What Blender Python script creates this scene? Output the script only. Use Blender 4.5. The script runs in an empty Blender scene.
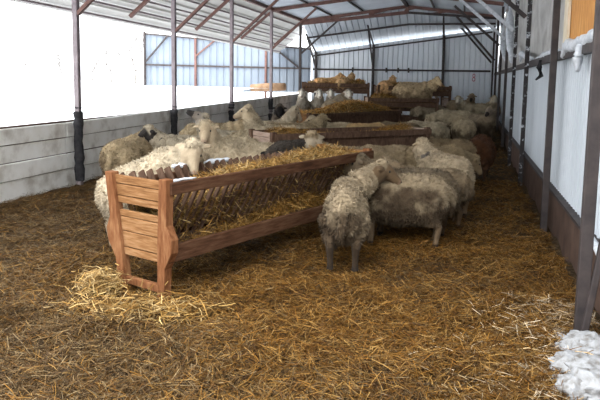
import bpy, bmesh, math, random
import numpy as np
from mathutils import Vector, Matrix, noise
random.seed(7); RNG = np.random.default_rng(11)
SC = bpy.context.scene; COL = SC.collection
PI = math.pi; rad = math.radians

# ------------------------------------------------------------------ camera
F = 640.0; PPX, PPY = 300.0, 154.0; CH = 1.5
PITCH = math.atan(74 / 640); ROLL = rad(.9)
CR = Matrix.Rotation(PI / 2 - PITCH, 3, 'X') @ Matrix.Rotation(ROLL, 3, 'Z')
cd = bpy.data.cameras.new('camera'); cam = bpy.data.objects.new('camera', cd); COL.objects.link(cam)
cam.matrix_world = Matrix.Translation((0, 0, CH)) @ CR.to_4x4()
cd.sensor_width = 36; cd.lens = 36 * F / 600; cd.shift_y = -(200 - PPY) / 600
cd.clip_end = 500; SC.camera = cam

def ray(px, py):
    return CR @ Vector(((px - PPX) / F, -(py - PPY) / F, -1))

# ------------------------------------------------------------------ site axes
TH = rad(14.25); AX = Vector((math.sin(TH), math.cos(TH), 0)); LT = Vector((math.cos(TH), -math.sin(TH), 0))
def W(s, l, z=0):                      # along the barn, across it, up
    v = AX * s + LT * l; return Vector((v.x, v.y, z))
def SL(x, y):
    return x * AX.x + y * AX.y, x * LT.x + y * LT.y
L_LEFT, L_RIGHT = -5.2, .86
S_BACK = 22.0
def smooth(t): t = min(1, max(0, t)); return t * t * (3 - 2 * t)
def fz(x, y):                          # the bedding builds up towards the back
    s, l = SL(x, y); return .34 * smooth((s - 12) / 7)
def spot(px, py, h=.73):               # point on the bedding under a back seen at a pixel
    d = ray(px, py); lo, hi = 1.5, 40
    f = lambda t: CH + d.z * t - fz(d.x * t, d.y * t) - h
    for i in range(60):
        m = (lo + hi) / 2
        if f(m) > 0: lo = m
        else: hi = m
    return d.x * lo, d.y * lo

# ------------------------------------------------------------------ materials
def mat(name):
    m = bpy.data.materials.new(name); m.use_nodes = True
    nt = m.node_tree; b = nt.nodes['Principled BSDF']; return m, nt, b
def ramp(nt, fac, stops):
    r = nt.nodes.new('ShaderNodeValToRGB'); nt.links.new(fac, r.inputs[0])
    e = r.color_ramp.elements
    while len(e) < len(stops): e.new(.5)
    for k, (p, c) in enumerate(stops):
        e[k].position = p; e[k].color = (*c, 1)
    return r.outputs[0]
def tex(nt, scale=5, detail=4, stretch=(1, 1, 1), rough=.55, coord='Object'):
    tc = nt.nodes.new('ShaderNodeTexCoord'); mp = nt.nodes.new('ShaderNodeMapping')
    mp.inputs['Scale'].default_value = stretch; nt.links.new(tc.outputs[coord], mp.inputs[0])
    n = nt.nodes.new('ShaderNodeTexNoise'); n.inputs['Scale'].default_value = scale
    n.inputs['Detail'].default_value = detail; n.inputs['Roughness'].default_value = rough
    nt.links.new(mp.outputs[0], n.inputs[0]); return n.outputs['Fac']
def bump(nt, b, fac, strength=.3, dist=.02):
    bp = nt.nodes.new('ShaderNodeBump'); bp.inputs['Strength'].default_value = strength
    bp.inputs['Distance'].default_value = dist
    nt.links.new(fac, bp.inputs['Height']); nt.links.new(bp.outputs[0], b.inputs['Normal'])
def noisy(name, stops, scale=6, detail=5, stretch=(1, 1, 1), rough=.7, metal=0, bs=.2, bd=.01, spec=.3):
    m, nt, b = mat(name); f = tex(nt, scale, detail, stretch)
    nt.links.new(ramp(nt, f, stops), b.inputs['Base Color'])
    b.inputs['Roughness'].default_value = rough; b.inputs['Metallic'].default_value = metal
    b.inputs['Specular IOR Level'].default_value = spec
    if bs: bump(nt, b, f, bs, bd)
    return m
M = {}
M['steel'] = noisy('dark_steel', [(.3, (.028, .023, .023)), (.7, (.065, .05, .046))], 9, rough=.6)
M['steel_red'] = noisy('primer_red_steel', [(.3, (.10, .05, .042)), (.7, (.19, .10, .08))], 7, rough=.6)
M['steel_pale'] = noisy('grey_lilac_steel', [(.3, (.20, .165, .175)), (.7, (.32, .27, .28))], 7, rough=.55)
M['steel_frost'] = noisy('frosted_steel', [(.56, (.035, .03, .03)), (.70, (.55, .57, .6))], 18, rough=.8)
M['rubber'] = noisy('black_wrap', [(.3, (.012, .012, .014)), (.7, (.05, .047, .05))], 14, rough=.8, bs=.6, bd=.02)
M['sheet'] = noisy('galvanised_sheet', [(.25, (.47, .51, .55)), (.75, (.61, .645, .68))], 2.2, stretch=(1, 1, .35), rough=.55, metal=0.0, bs=0)
M['sheet_back'] = noisy('dull_sheet', [(.25, (.68, .73, .79)), (.75, (.82, .85, .88))], 1.6, stretch=(1, 1, .4), rough=.6, bs=0)
M['sheet_blue'] = noisy('blue_grey_sheet', [(.25, (.165, .195, .235)), (.75, (.21, .24, .275))], 1.2, rough=.6, bs=0)
M['roof'] = noisy('roof_sheet', [(.25, (.44, .48, .53)), (.75, (.57, .61, .655))], 1.5, rough=.55, bs=0)
M['canopy'] = noisy('pale_roof_sheet', [(.25, (.52, .52, .50)), (.75, (.62, .62, .60))], 2.0, rough=.6, bs=0)
def see_through(m, col, f):
    nt = m.node_tree; b = nt.nodes['Principled BSDF']; o = nt.nodes['Material Output']
    t = nt.nodes.new('ShaderNodeBsdfTranslucent'); t.inputs[0].default_value = (*col, 1)
    x = nt.nodes.new('ShaderNodeMixShader'); x.inputs[0].default_value = f
    nt.links.new(b.outputs[0], x.inputs[1]); nt.links.new(t.outputs[0], x.inputs[2]); nt.links.new(x.outputs[0], o.inputs[0])
see_through(M['canopy'], (.5, .5, .48), .05)
M['foil'] = noisy('dusty_sheeting', [(.3, (.30, .285, .265)), (.55, (.44, .425, .40)), (.8, (.56, .55, .54))], 3.0, rough=.7, bs=.5, bd=.05)
M['orange'] = noisy('orange_board', [(.3, (.42, .17, .035)), (.62, (.62, .29, .07)), (.8, (.75, .5, .24))], 9, stretch=(3, 3, .6), rough=.6, bs=.2)
M['cream'] = noisy('cream_board', [(.3, (.60, .50, .33)), (.7, (.72, .64, .5))], 9, rough=.7, bs=.2)
M['snow'] = noisy('snow', [(.3, (.78, .80, .84)), (.7, (.88, .89, .92))], 12, rough=.8, bs=.5, bd=.03)
M['frost'] = noisy('hoar_frost', [(.25, (.42, .45, .49)), (.7, (.70, .72, .75))], 22, rough=.85, bs=.7, bd=.02)
M['dirty_snow'] = noisy('dirty_snow', [(.32, (.13, .115, .10)), (.47, (.28, .28, .28)), (.75, (.40, .41, .43))], 14, rough=.85, bs=.6, bd=.03)
M['plank'] = noisy('weathered_plank', [(.3, (.50, .46, .40)), (.5, (.80, .78, .73)), (.8, (.90, .89, .86))], 3.5, detail=7, stretch=(1, 1, 1), rough=.85, bs=.35, bd=.01)
M['kick'] = noisy('brown_kick_board', [(.3, (.065, .038, .028)), (.7, (.13, .08, .058))], 5, rough=.8)
M['tree'] = noisy('frosted_bark', [(.3, (.10, .085, .07)), (.7, (.19, .18, .17))], 5, rough=.9, bs=0)
M['log'] = noisy('log_bark', [(.3, (.16, .09, .05)), (.7, (.30, .19, .11))], 5, rough=.9)
M['paint_red'] = noisy('red_spray_paint', [(.3, (.45, .10, .16)), (.7, (.55, .18, .22))], 20, rough=.7, bs=0)
M['eye'] = noisy('sheep_eye', [(.3, (.01, .008, .006)), (.7, (.02, .015, .01))], 20, rough=.5, bs=0)
def wood(name, c0, c1, c2, stretch):
    m, nt, b = mat(name)
    f = tex(nt, 5, 7, stretch, .65); g = tex(nt, 1.7, 3)
    mx = nt.nodes.new('ShaderNodeMath'); mx.operation = 'MULTIPLY_ADD'
    nt.links.new(g, mx.inputs[0]); mx.inputs[1].default_value = .5; nt.links.new(f, mx.inputs[2])
    nt.links.new(ramp(nt, mx.outputs[0], [(.5, c0), (.72, c1), (.95, c2)]), b.inputs['Base Color'])
    b.inputs['Roughness'].default_value = .8; b.inputs['Specular IOR Level'].default_value = .08
    bump(nt, b, f, .5, .006); return m
OR = ((.11, .048, .018), (.23, .112, .045), (.35, .20, .10))
DK = ((.05, .028, .019), (.10, .058, .038), (.16, .10, .068))
M['wood_end'] = wood('orange_plank_wood', *OR, (6, 1.2, 14))
M['wood_leg'] = wood('red_brown_post_wood', (.09, .034, .014), (.17, .068, .028), (.26, .13, .06), (8, 8, 1.5))
M['wood_rail'] = wood('brown_rail_wood', (.035, .016, .009), (.075, .034, .018), (.125, .067, .037), (1.2, 10, 10))
M['wood_slat'] = wood('dark_slat_wood', *DK, (5, 5, 2))
M['wood_old'] = wood('old_grey_brown_wood', (.22, .15, .11), (.36, .26, .20), (.48, .38, .31), (6, 1.2, 14))

def straw_mat():
    m, nt, b = mat('straw')
    a = nt.nodes.new('ShaderNodeAttribute'); a.attribute_name = 'Col'
    nt.links.new(a.outputs['Color'], b.inputs['Base Color'])
    b.inputs['Roughness'].default_value = .6; b.inputs['Specular IOR Level'].default_value = .12
    return m
M['straw'] = straw_mat()
def bed_mat():
    m, nt, b = mat('trampled_bedding')
    f = tex(nt, 30, 8, (1, 1, 1), .7); g = tex(nt, .9, 4)
    mx = nt.nodes.new('ShaderNodeMix'); mx.data_type = 'RGBA'
    nt.links.new(g, mx.inputs['Factor'])
    nt.links.new(ramp(nt, f, [(.35, (.030, .020, .011)), (.55, (.085, .055, .027)), (.75, (.17, .11, .05))]), mx.inputs['A'])
    nt.links.new(ramp(nt, f, [(.35, (.022, .016, .012)), (.55, (.06, .045, .030)), (.75, (.13, .10, .065))]), mx.inputs['B'])
    nt.links.new(mx.outputs['Result'], b.inputs['Base Color'])
    b.inputs['Specular IOR Level'].default_value = .05; b.inputs['Roughness'].default_value = .9; bump(nt, b, f, .8, .03); return m
M['bed'] = bed_mat()
def sheep_mat():
    m, nt, b = mat('sheep_coat')
    a = nt.nodes.new('ShaderNodeAttribute'); a.attribute_name = 'Col'
    w = nt.nodes.new('ShaderNodeAttribute'); w.attribute_name = 'wool'
    oi = nt.nodes.new('ShaderNodeObjectInfo')
    mx = nt.nodes.new('ShaderNodeMix'); mx.data_type = 'RGBA'; mx.blend_type = 'MULTIPLY'
    mx.inputs['Factor'].default_value = 1
    nt.links.new(a.outputs['Color'], mx.inputs['A']); nt.links.new(oi.outputs['Color'], mx.inputs['B'])
    f = tex(nt, 60, 5, (1, 1, 1), .7); f2 = tex(nt, 9, 3)
    mul = nt.nodes.new('ShaderNodeMix'); mul.data_type = 'RGBA'; mul.blend_type = 'MULTIPLY'
    mul.inputs['Factor'].default_value = 1
    nt.links.new(mx.outputs['Result'], mul.inputs['A'])
    ad = nt.nodes.new('ShaderNodeMath'); ad.operation = 'MULTIPLY_ADD'; ad.inputs[1].default_value = .5
    nt.links.new(f, ad.inputs[0]); nt.links.new(f2, ad.inputs[2])
    nt.links.new(ramp(nt, ad.outputs[0], [(.45, (.62, .60, .56)), (.95, (1, 1, 1))]), mul.inputs['B'])
    nt.links.new(mul.outputs['Result'], b.inputs['Base Color'])
    b.inputs['Roughness'].default_value = .95; b.inputs['Specular IOR Level'].default_value = .08
    b.inputs['Sheen Weight'].default_value = .04; b.inputs['Sheen Roughness'].default_value = .6
    bump(nt, b, f, .7, .012); return m
M['sheep'] = sheep_mat()

# ------------------------------------------------------------------ mesh helpers
class MB:
    def __init__(s): s.v = []; s.f = []
    def quad(s, a, b, c, d):
        n = len(s.v); s.v += [tuple(a), tuple(b), tuple(c), tuple(d)]; s.f.append((n, n + 1, n + 2, n + 3))
    def prism(s, bot, top):                      # two matching rings
        n = len(s.v); k = len(bot); s.v += [tuple(p) for p in bot] + [tuple(p) for p in top]
        s.f.append(tuple(n + i for i in reversed(range(k)))); s.f.append(tuple(n + k + i for i in range(k)))
        for i in range(k):
            j = (i + 1) % k; s.f.append((n + i, n + j, n + k + j, n + k + i))
    def box(s, lo, hi):
        x0, y0, z0 = lo; x1, y1, z1 = hi
        s.prism([(x0, y0, z0), (x1, y0, z0), (x1, y1, z0), (x0, y1, z0)], [(x0, y0, z1), (x1, y0, z1), (x1, y1, z1), (x0, y1, z1)])
    def bar(s, p0, p1, w, h=None, up=(0, 0, 1)):
        p0, p1 = Vector(p0), Vector(p1); d = (p1 - p0).normalized(); u = Vector(up)
        if abs(d.dot(u)) > .98: u = AX.copy()
        r = d.cross(u).normalized() * w / 2; t = r.cross(d).normalized() * (h or w) / 2
        q = [r + t, -r + t, -r - t, r - t]
        s.prism([p0 + c for c in q], [p1 + c for c in q])
    def tube(s, pts, rs, k=8):
        n0 = len(s.v); pts = [Vector(p) for p in pts]
        for i, p in enumerate(pts):
            d = (pts[min(i + 1, len(pts) - 1)] - pts[max(i - 1, 0)]).normalized()
            a = d.cross(Vector((0, 0, 1)))
            if a.length < .1: a = d.cross(Vector((1, 0, 0)))
            a.normalize(); b = d.cross(a)
            for j in range(k):
                t = 2 * PI * j / k; s.v.append(tuple(p + (a * math.cos(t) + b * math.sin(t)) * rs[i]))
        for i in range(len(pts) - 1):
            for j in range(k):
                a = n0 + i * k + j; b = n0 + i * k + (j + 1) % k; s.f.append((a, b, b + k, a + k))
        s.f.append(tuple(n0 + j for j in reversed(range(k)))); m = n0 + (len(pts) - 1) * k; s.f.append(tuple(m + j for j in range(k)))
    def build(s, name, m, parent=None, bevel=0, smooth_=False):
        me = bpy.data.meshes.new(name); me.from_pydata(s.v, [], s.f); me.validate()
        bm = bmesh.new(); bm.from_mesh(me); bmesh.ops.recalc_face_normals(bm, faces=bm.faces); bm.to_mesh(me); bm.free()
        me.materials.append(m)
        o = bpy.data.objects.new(name, me); COL.objects.link(o)
        if parent: o.parent = parent
        if bevel:
            b = o.modifiers.new('bevel', 'BEVEL'); b.width = bevel; b.segments = 2; b.limit_method = 'ANGLE'
        if smooth_:
            for p in me.polygons: p.use_smooth = True
        return o
def tag(o, label=None, cat=None, group=None, kind=None):
    for k, v in (('label', label), ('category', cat), ('group', group), ('kind', kind)):
        if v: o[k] = v
    return o
def empty(name, loc, rz=0):
    o = bpy.data.objects.new(name, None); COL.objects.link(o); o.location = loc; o.rotation_euler.z = rz
    o.empty_display_size = .2; return o
def struct(o, label=None, cat=None):
    return tag(o, label, cat, None, 'structure')
def fast_mesh(name, V, Q, colors, m, parent=None):
    me = bpy.data.meshes.new(name); nv, nf = len(V), len(Q); k = Q.shape[1]
    me.vertices.add(nv); me.vertices.foreach_set('co', np.asarray(V, np.float32).ravel())
    me.loops.add(nf * k); me.loops.foreach_set('vertex_index', np.asarray(Q, np.int32).ravel())
    me.polygons.add(nf); me.polygons.foreach_set('loop_start', np.arange(0, nf * k, k, dtype=np.int32))
    me.update(calc_edges=True)
    if colors is not None:
        at = me.color_attributes.new('Col', 'FLOAT_COLOR', 'POINT')
        at.data.foreach_set('color', np.concatenate([colors, np.ones((nv, 1))], 1).astype(np.float32).ravel())
    me.materials.append(m)
    o = bpy.data.objects.new(name, me); COL.objects.link(o)
    if parent: o.parent = parent
    return o

# ------------------------------------------------------------------ straw strands
PAL_GOLD = np.array([[.50, .29, .075], [.40, .22, .055], [.58, .38, .14], [.29, .155, .04], [.19, .10, .03], [.66, .47, .21]])
PAL_GREY = np.array([[.29, .205, .11], [.21, .142, .072], [.39, .295, .17], [.13, .088, .05], [.50, .42, .29], [.27, .175, .075]])
PAL_HAY = np.array([[.44, .28, .09], [.34, .20, .06], [.54, .37, .15], [.25, .15, .05], [.60, .45, .22], [.40, .27, .10]])
PAL_PALE = np.array([[.68, .54, .29], [.57, .43, .2], [.75, .63, .4], [.45, .31, .13], [.72, .6, .36]])
def strands(name, P, L, width, pal, parent=None, tilt=.25, mixpal=None, mixf=None, phi=None, shade=1.0):
    n = len(P); P = np.asarray(P, float)
    phi = RNG.uniform(0, 2 * PI, n) if phi is None else phi
    ta = RNG.normal(0, tilt, n)
    D = np.stack([np.cos(phi) * np.cos(ta), np.sin(phi) * np.cos(ta), np.sin(ta)], 1)
    L = RNG.uniform(L[0], L[1], n)[:, None]; wd = (width * RNG.uniform(.6, 1.4, n))[:, None]
    S = np.stack([-np.sin(phi), np.cos(phi), np.zeros(n)], 1); U = np.cross(D, S)
    ro = RNG.uniform(-1.1, 1.1, n)[:, None]; S2 = S * np.cos(ro) + U * np.sin(ro)
    bend = (RNG.normal(0, .05, n)[:, None] * S + RNG.normal(.01, .035, n)[:, None] * U) * L
    a = P - D * L / 2; b = P + bend; c = P + D * L / 2
    V = np.stack([a - S2 * wd * .4, a + S2 * wd * .4, b - S2 * wd / 2, b + S2 * wd / 2, c - S2 * wd * .35, c + S2 * wd * .35], 1)
    base = np.arange(n)[:, None] * 6
    Q = np.concatenate([base + np.array([[0, 1, 3, 2]]), base + np.array([[2, 3, 5, 4]])], 0)
    C = pal[RNG.integers(0, len(pal), n)]
    if mixpal is not None:
        sel = RNG.uniform(0, 1, n) < mixf; C = np.where(sel[:, None], mixpal[RNG.integers(0, len(mixpal), n)], C)
    C = np.power(C, 1.12) * np.array([1.14, .97, .74]) * RNG.uniform(.35, 1.4, (n, 1)) * shade
    return fast_mesh(name, V.reshape(-1, 3), Q, np.repeat(C, 6, 0), M['straw'], parent)

# ------------------------------------------------------------------ floor + bedding
def lumps(x, y):
    return (-.055 * np.exp(-((x + 1.05) ** 2 + (y - 4.42) ** 2) / .10) - .07 * np.exp(-((x + .62) ** 2 + (y - 4.85) ** 2) / .12) + .022 * np.sin(4.3 * x + 2.1 * y + 2) * np.sin(3.7 * y - 2.9 * x) + .016 * np.sin(9.1 * x - 3 * y) * np.sin(8.3 * y + 2.2 * x) + .018 * np.sin(3.1 * x + 1.3 * y + .4) * np.sin(2.3 * y - 1.1 * x) + .012 * np.sin(7.3 * x - 2.2 * y) * np.sin(6.1 * y + 1.7 * x + 1)
            + .007 * np.sin(15.1 * x + 4 * y) * np.sin(13.7 * y - 5 * x))
def fz_np(x, y):
    s = x * AX.x + y * AX.y; t = np.clip((s - 12) / 7, 0, 1); return .34 * t * t * (3 - 2 * t)
def axes_np(s, l): return s * AX.x + l * LT.x, s * AX.y + l * LT.y
ss = np.arange(-1.5, S_BACK + .05, .07); ll = np.arange(-5.47, 1.02, .07)
G = np.stack(np.meshgrid(ss, ll, indexing='ij'), -1).reshape(-1, 2); gx, gy = axes_np(G[:, 0], G[:, 1])
V = np.stack([gx, gy, lumps(gx, gy) + fz_np(gx, gy) - .015], 1)
ni, nj = len(ss), len(ll); I = np.arange(ni * nj).reshape(ni, nj)
Q = np.stack([I[:-1, :-1], I[1:, :-1], I[1:, 1:], I[:-1, 1:]], -1).reshape(-1, 4)
fl = fast_mesh('floor', V, Q, None, M['bed']); struct(fl, 'trampled brown bedding floor of the barn', 'floor')
fl.data.polygons.foreach_set('use_smooth', np.ones(len(Q), bool))
P = []; 
for s0, s1, dens in ((1.9, 4.2, 9500), (4.2, 6.5, 6000), (6.5, 10, 2600), (10, 15, 700), (15, 21.8, 350)):
    n = int((s1 - s0) * 6.1 * dens); s = RNG.uniform(s0, s1, n); l = RNG.uniform(-5.24, .86, n)
    x, y = axes_np(s, l); ok = (np.abs(x) < .56 * y + .25); x, y = x[ok], y[ok]
    z = lumps(x, y) + fz_np(x, y) + np.abs(RNG.normal(0, .018, len(x)))
    P.append(np.stack([x, y, z], 1))
P = np.concatenate(P)
px_, py_ = P[:, 0], P[:, 1]
gf = .44 - .42 * np.tanh((px_ + .75 + .5 * np.sin(1.7 * py_)) / .8) + .25 * np.sin(2.3 * px_ + 1.1 * py_) * np.sin(1.9 * py_ - px_)
st = strands('loose_straw', P, (.03, .15), .0029, PAL_GOLD, mixpal=PAL_GREY, mixf=np.clip(gf, .05, .85), shade=.37, tilt=.36)
n = 5200; s = RNG.uniform(1.9, 4.6, n); l = .86 - np.abs(RNG.normal(0, .42, n)) * (1.25 - .25 * (s - 1.9)); x, y = axes_np(s, l)
o = strands('frosted_straw', np.stack([x, y, lumps(x, y) + np.abs(RNG.normal(.012, .015, n))], 1), (.04, .14), .004, PAL_GREY * .9, mixpal=np.array([[.50, .48, .45], [.4, .36, .31]]), mixf=.45)
tag(o, 'frosty pale straw on the floor around the snow lumps', 'straw', kind='stuff')
tag(st, 'golden and grey straw strewn over the whole barn floor', 'straw', kind='stuff')

# ------------------------------------------------------------------ corrugated sheets
def sheet(name, A, B, z0, z1, m, rib=.10, depth=.018, out=None, zt=None):
    """ribbed sheet between two plan points; ribs upright; zt(t)->top height, z0 may be a function too"""
    A, B = Vector(A), Vector(B); Ln = (B - A).length; d = (B - A) / Ln; nrm = Vector((-d.y, d.x, 0))
    mb = MB(); n = max(1, int(Ln / rib)); prof = []
    for i in range(n):
        for fr, o in ((0, 0), (.62, 0), (.72, 1), (.90, 1)): prof.append(((i + fr) * Ln / n, o))
    prof.append((Ln, 0))
    for (a, oa), (b, ob) in zip(prof, prof[1:]):
        p, q = A + d * a + nrm * depth * oa, A + d * b + nrm * depth * ob
        f0 = z0 if not callable(z0) else None
        za0, zb0 = (z0(a / Ln), z0(b / Ln)) if callable(z0) else (z0, z0)
        za1, zb1 = (z1(a / Ln), z1(b / Ln)) if callable(z1) else (z1, z1)
        mb.quad((p.x, p.y, za0), (q.x, q.y, zb0), (q.x, q.y, zb1), (p.x, p.y, za1))
    return mb.build(name, m)
LWALL = L_RIGHT + .16
wr = sheet('wall_right', W(-1.5, LWALL), W(S_BACK, LWALL), .30, 1.76, M['sheet'], .12, .034)
struct(wr, 'pale ribbed metal sheet wall below the steel rail', 'wall')
# upper sheeting, slightly creased
mb = MB(); s0 = -1.5; k = 0
zs = [1.72, 2.0, 2.3, 2.6, 2.95, 3.56]
sv = [s0 + i * .35 for i in range(int((S_BACK - s0) / .35) + 1)] + [S_BACK]
def crease(s, z): return .03 * math.sin(s * 2.9 + z * 1.7) + .02 * math.sin(s * 6.3 - z * 4.1)
for a, b in zip(sv, sv[1:]):
    for c, d in zip(zs, zs[1:]):
        mb.quad(*[W(s, LWALL + .05 + crease(s, z), z) for s, z in ((a, c), (b, c), (b, d), (a, d))])
struct(mb.build('wall_upper', M['foil'], smooth_=True), 'creased off-white sheeting above the steel rail', 'wall')
# kick board at the foot of the wall
mb = MB(); a, b = W(-1.5, LWALL - .07), W(S_BACK - .03, LWALL - .07)
mb.bar((a.x, a.y, .12), (b.x, b.y, .22), .035, .42)
kb = mb.build('baseboard_right', M['kick']); struct(kb, 'brown wooden kick board along the metal wall', 'kick board')
mb = MB(); mb.bar((*W(-1.5, LWALL - .06).xy, .345), (*W(S_BACK - .03, LWALL - .06).xy, .445), .07, .03)
struct(mb.build('trim_1', M['steel']), 'dark steel ledge on the kick board', 'ledge')
# back wall
bl, br = W(S_BACK, L_LEFT), W(S_BACK, LWALL)
def backtop(t): return 2.48 + .80 * t
bw = sheet('wall_back', bl, br, .1, backtop, M['sheet_back'], .165, .03)
struct(bw, 'ribbed blue-grey sheet wall at the back', 'wall')

# left wall of weathered boards, its posts and canopy
mb = MB(); SLW = L_LEFT - .125
edges = [.0, .225, .445, .665, .875]
for k in range(4):
    for a, b in ((-1.5, 4.66), (4.66, 7.76), (7.76, 10.9), (10.9, 14.0), (14.0, 17.1), (17.1, 20.3), (20.3, 22.0)):
        up = .0 + .017 * max(0, a - 8); o = random.uniform(-.006, .006); tw = random.uniform(-.006, .006)
        p0, p1 = W(a + .006, SLW + o), W(b - .006, SLW - o)
        upb = .017 * max(0, b - 8)
        hgt0, hgt1 = edges[k] * (1 + up) - .05 * (k == 0), edges[k + 1] * (1 + up) - .012
        hb0, hb1 = edges[k] * (1 + upb) - .05 * (k == 0), edges[k + 1] * (1 + upb) - .012
        e = LT * .015; o += .02 * (k % 2) - .01; p0, p1 = W(a + .006, SLW + o), W(b - .006, SLW + o)
        mb.prism([p0 - e + Vector((0, 0, hgt0)), p1 - e + Vector((0, 0, hb0)), p1 + e + Vector((0, 0, hb0)), p0 + e + Vector((0, 0, hgt0))],
                 [p0 - e + Vector((0, 0, hgt1 + tw)), p1 - e + Vector((0, 0, hb1 + tw)), p1 + e + Vector((0, 0, hb1 - tw)), p0 + e + Vector((0, 0, hgt1 - tw))])
mb2 = MB()  # dark backing added to keep light out of the board gaps
for z0, z1 in ((-.03, .89),): mb2.bar((*W(-1.5, SLW - .045).xy, (z0 + z1) / 2 - .02), (*W(22, SLW - .045).xy, (z0 + z1) / 2 + .08), .02, z1 - z0 - .04)
struct(mb2.build('wall_left_backing', M['kick']), 'dark backing added behind the low grey boards to stop light', 'wall')
struct(mb.build('wall_left', M['plank'], bevel=.006), 'low wall of weathered grey boards along the open side', 'wall')

# ------------------------------------------------------------------ steel frame
def tone(o): return o
def gz(s): return 3.42 - .0                                   # left girder height
LS = [1.55, 4.66, 7.88, 10.95, 13.97, 17.08, 20.3]
left_lab = {7.88: 'tall lilac grey post by the board wall nearest the open front, black wrapped foot',
            10.95: 'second slim steel post along the low board wall, lumpy black wrapped foot',
            13.97: 'third slim steel post along the low board wall beside two cream sheep heads',
            17.08: 'fourth slim steel post along the low board wall, short black foot',
            20.3: 'slim dark steel post at the back end of the low board wall'}
for s in LS:
    if s not in left_lab: continue
    p = W(s, L_LEFT); root = empty('steel_post', (p.x, p.y, 0), -TH)
    tag(root, left_lab[s], 'post', 'steel posts along the board wall')
    mb = MB(); mb.box((-.038, -.038, -.05), (.038, .038, gz(s) - .055)); mb.build('post_tube', M['steel_pale'] if s < 20 else M['steel'], root, .008)
    if s < 20:
        mb = MB(); pts, rs = [], []
        for i in range(15):
            z = -.03 + i * .072 + (.1 if s < 8.5 else 0) * i / 14; pts.append((random.uniform(-.008, .008), random.uniform(-.008, .008), z)); rs.append(.066 + random.uniform(-.008, .010))
        mb.tube(pts, rs, 10); mb.build('rubber_wrap', M['rubber'], root, smooth_=True)
    # knee brace reaching into the roof
    mb = MB(); mb.bar((.03, 0, 2.35), (1.25, 0, 3.42), .06, .05); mb.build('knee_brace', M['steel_red'] if s < 20 else M['steel'], root)
    # outrigger carrying the canopy
    mb = MB(); mb.bar((-.04, 0, gz(s) - .10), (-.88, 0, gz(s) - .80), .07, .06); mb.build('outrigger', M['steel_red'], root)
mid = {9.3: 0, 12.4: 0, 15.5: 0}
# girder on the left posts
mb = MB(); mb.bar((*W(3.6, L_LEFT + .02).xy, gz(0) - .01), (*W(20.3, L_LEFT + .02).xy, gz(0) - .01), .08, .08)
tag(mb.build('eave_girder', M['steel_red']), 'long rust brown girder on top of the open-side posts', 'girder')
# right posts
RS = [4.02, 6.97, 9.9, 12.35, 14.75, 17.2, 19.6, 21.9]
rl = ['stout dark steel post by the snow lump at the metal wall', 'second dark steel post from the snow lump along the metal wall, beside the orange board',
      'third dark steel post along the metal wall, frost on its face', 'fourth steel post along the metal wall, frosted brace above',
      'fifth steel post along the metal wall, under a frosted brace', 'sixth steel post along the metal wall near the crowded sheep',
      'seventh steel post along the metal wall, beside the back corner', 'corner steel post where the metal wall meets the back wall']
for i, s in enumerate(RS):
    p = W(s, L_RIGHT - (.12 if i == 0 else 0)); root = empty('wall_post', (p.x, p.y, 0), -TH)
    tag(root, rl[i], 'post', 'steel posts along the metal wall'); w = (.036, .033, .030, .030)[i] if i < 4 else .030
    mb = MB(); mb.box((-w, -w * .8, -.06), (w, w * .8, 3.42)); mb.build('post_tube', M['steel_frost'] if i in (2, 3) else M['steel'], root, .006)
    if i >= 1:
        mb = MB(); mb.bar((-.05, 0, 2.45 if i < 6 else 2.15), (-1.2, 0, 3.45), .07 if i in (3, 4) else .05, .06)
        mb.build('knee_brace', M['frost'] if i in (3, 4) else M['steel'], root)
# wall rail
mb = MB(); mb.bar((*W(-1.5, L_RIGHT + .085).xy, 1.79), (*W(S_BACK - .05, L_RIGHT + .085).xy, 1.79), .06, .085)
tag(mb.build('wall_rail', M['steel']), 'long horizontal steel rail along the metal wall under the frost', 'rail')

# roof frames: low gable, ridge over the middle
LR = (L_LEFT + L_RIGHT) / 2 + .35
def roofz(l):
    if l <= LR: return 3.47 + .42 * (l - L_LEFT) / (LR - L_LEFT)
    return 3.89 - .36 * (l - LR) / (L_RIGHT + .2 - LR)
fr_lab = ['roof frame over the first pair of bays', 'rusty roof frame above the first open bay', 'brown roof frame above the second post of the board wall',
          'brown roof frame above the third post of the board wall', 'brown roof frame above the fourth post of the board wall', 'heavy roof truss with double chord nearest the back wall']
for i, s in enumerate(LS[1:]):
    root = empty('roof_frame', W(s, LR, 3.4)); tag(root, fr_lab[i], 'roof frame', 'steel roof frames')
    loc = lambda l, z: W(s, l, z) - W(s, LR, 3.4)
    m = M['steel_red'] if i > 2 else M['steel']
    for a, b in ((L_LEFT, LR), (LR, L_RIGHT)):
        mb = MB(); mb.bar(loc(a, roofz(a) - .09), loc(b, roofz(b) - .09), .07, .09); mb.build('rafter', m, root)
    if i == 5:
        mb = MB(); mb.bar(loc(L_LEFT, 3.30), loc(LR, 3.62), .07, .10); mb.build('lower_chord', m, root)
        mb = MB(); mb.bar(loc(LR, 3.62), loc(L_RIGHT, 3.42), .07, .07); mb.build('lower_chord', M['steel'], root)
        for l0, l1 in ((-4.2, -3.6), (-3.0, -2.3), (-1.9, -1.55), (-1.2, -.6)):
            mb = MB(); mb.bar(loc(l0, 3.36 + .32 * (l0 - L_LEFT) / 3.3 if l0 < LR else 3.56), loc(l1, roofz(l1) - .1), .05, .05); mb.build('web_strut', m, root)
        mb = MB(); mb.bar(loc(LR, 3.58), loc(LR, 3.84), .10, .10); mb.build('king_post', m, root)
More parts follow.
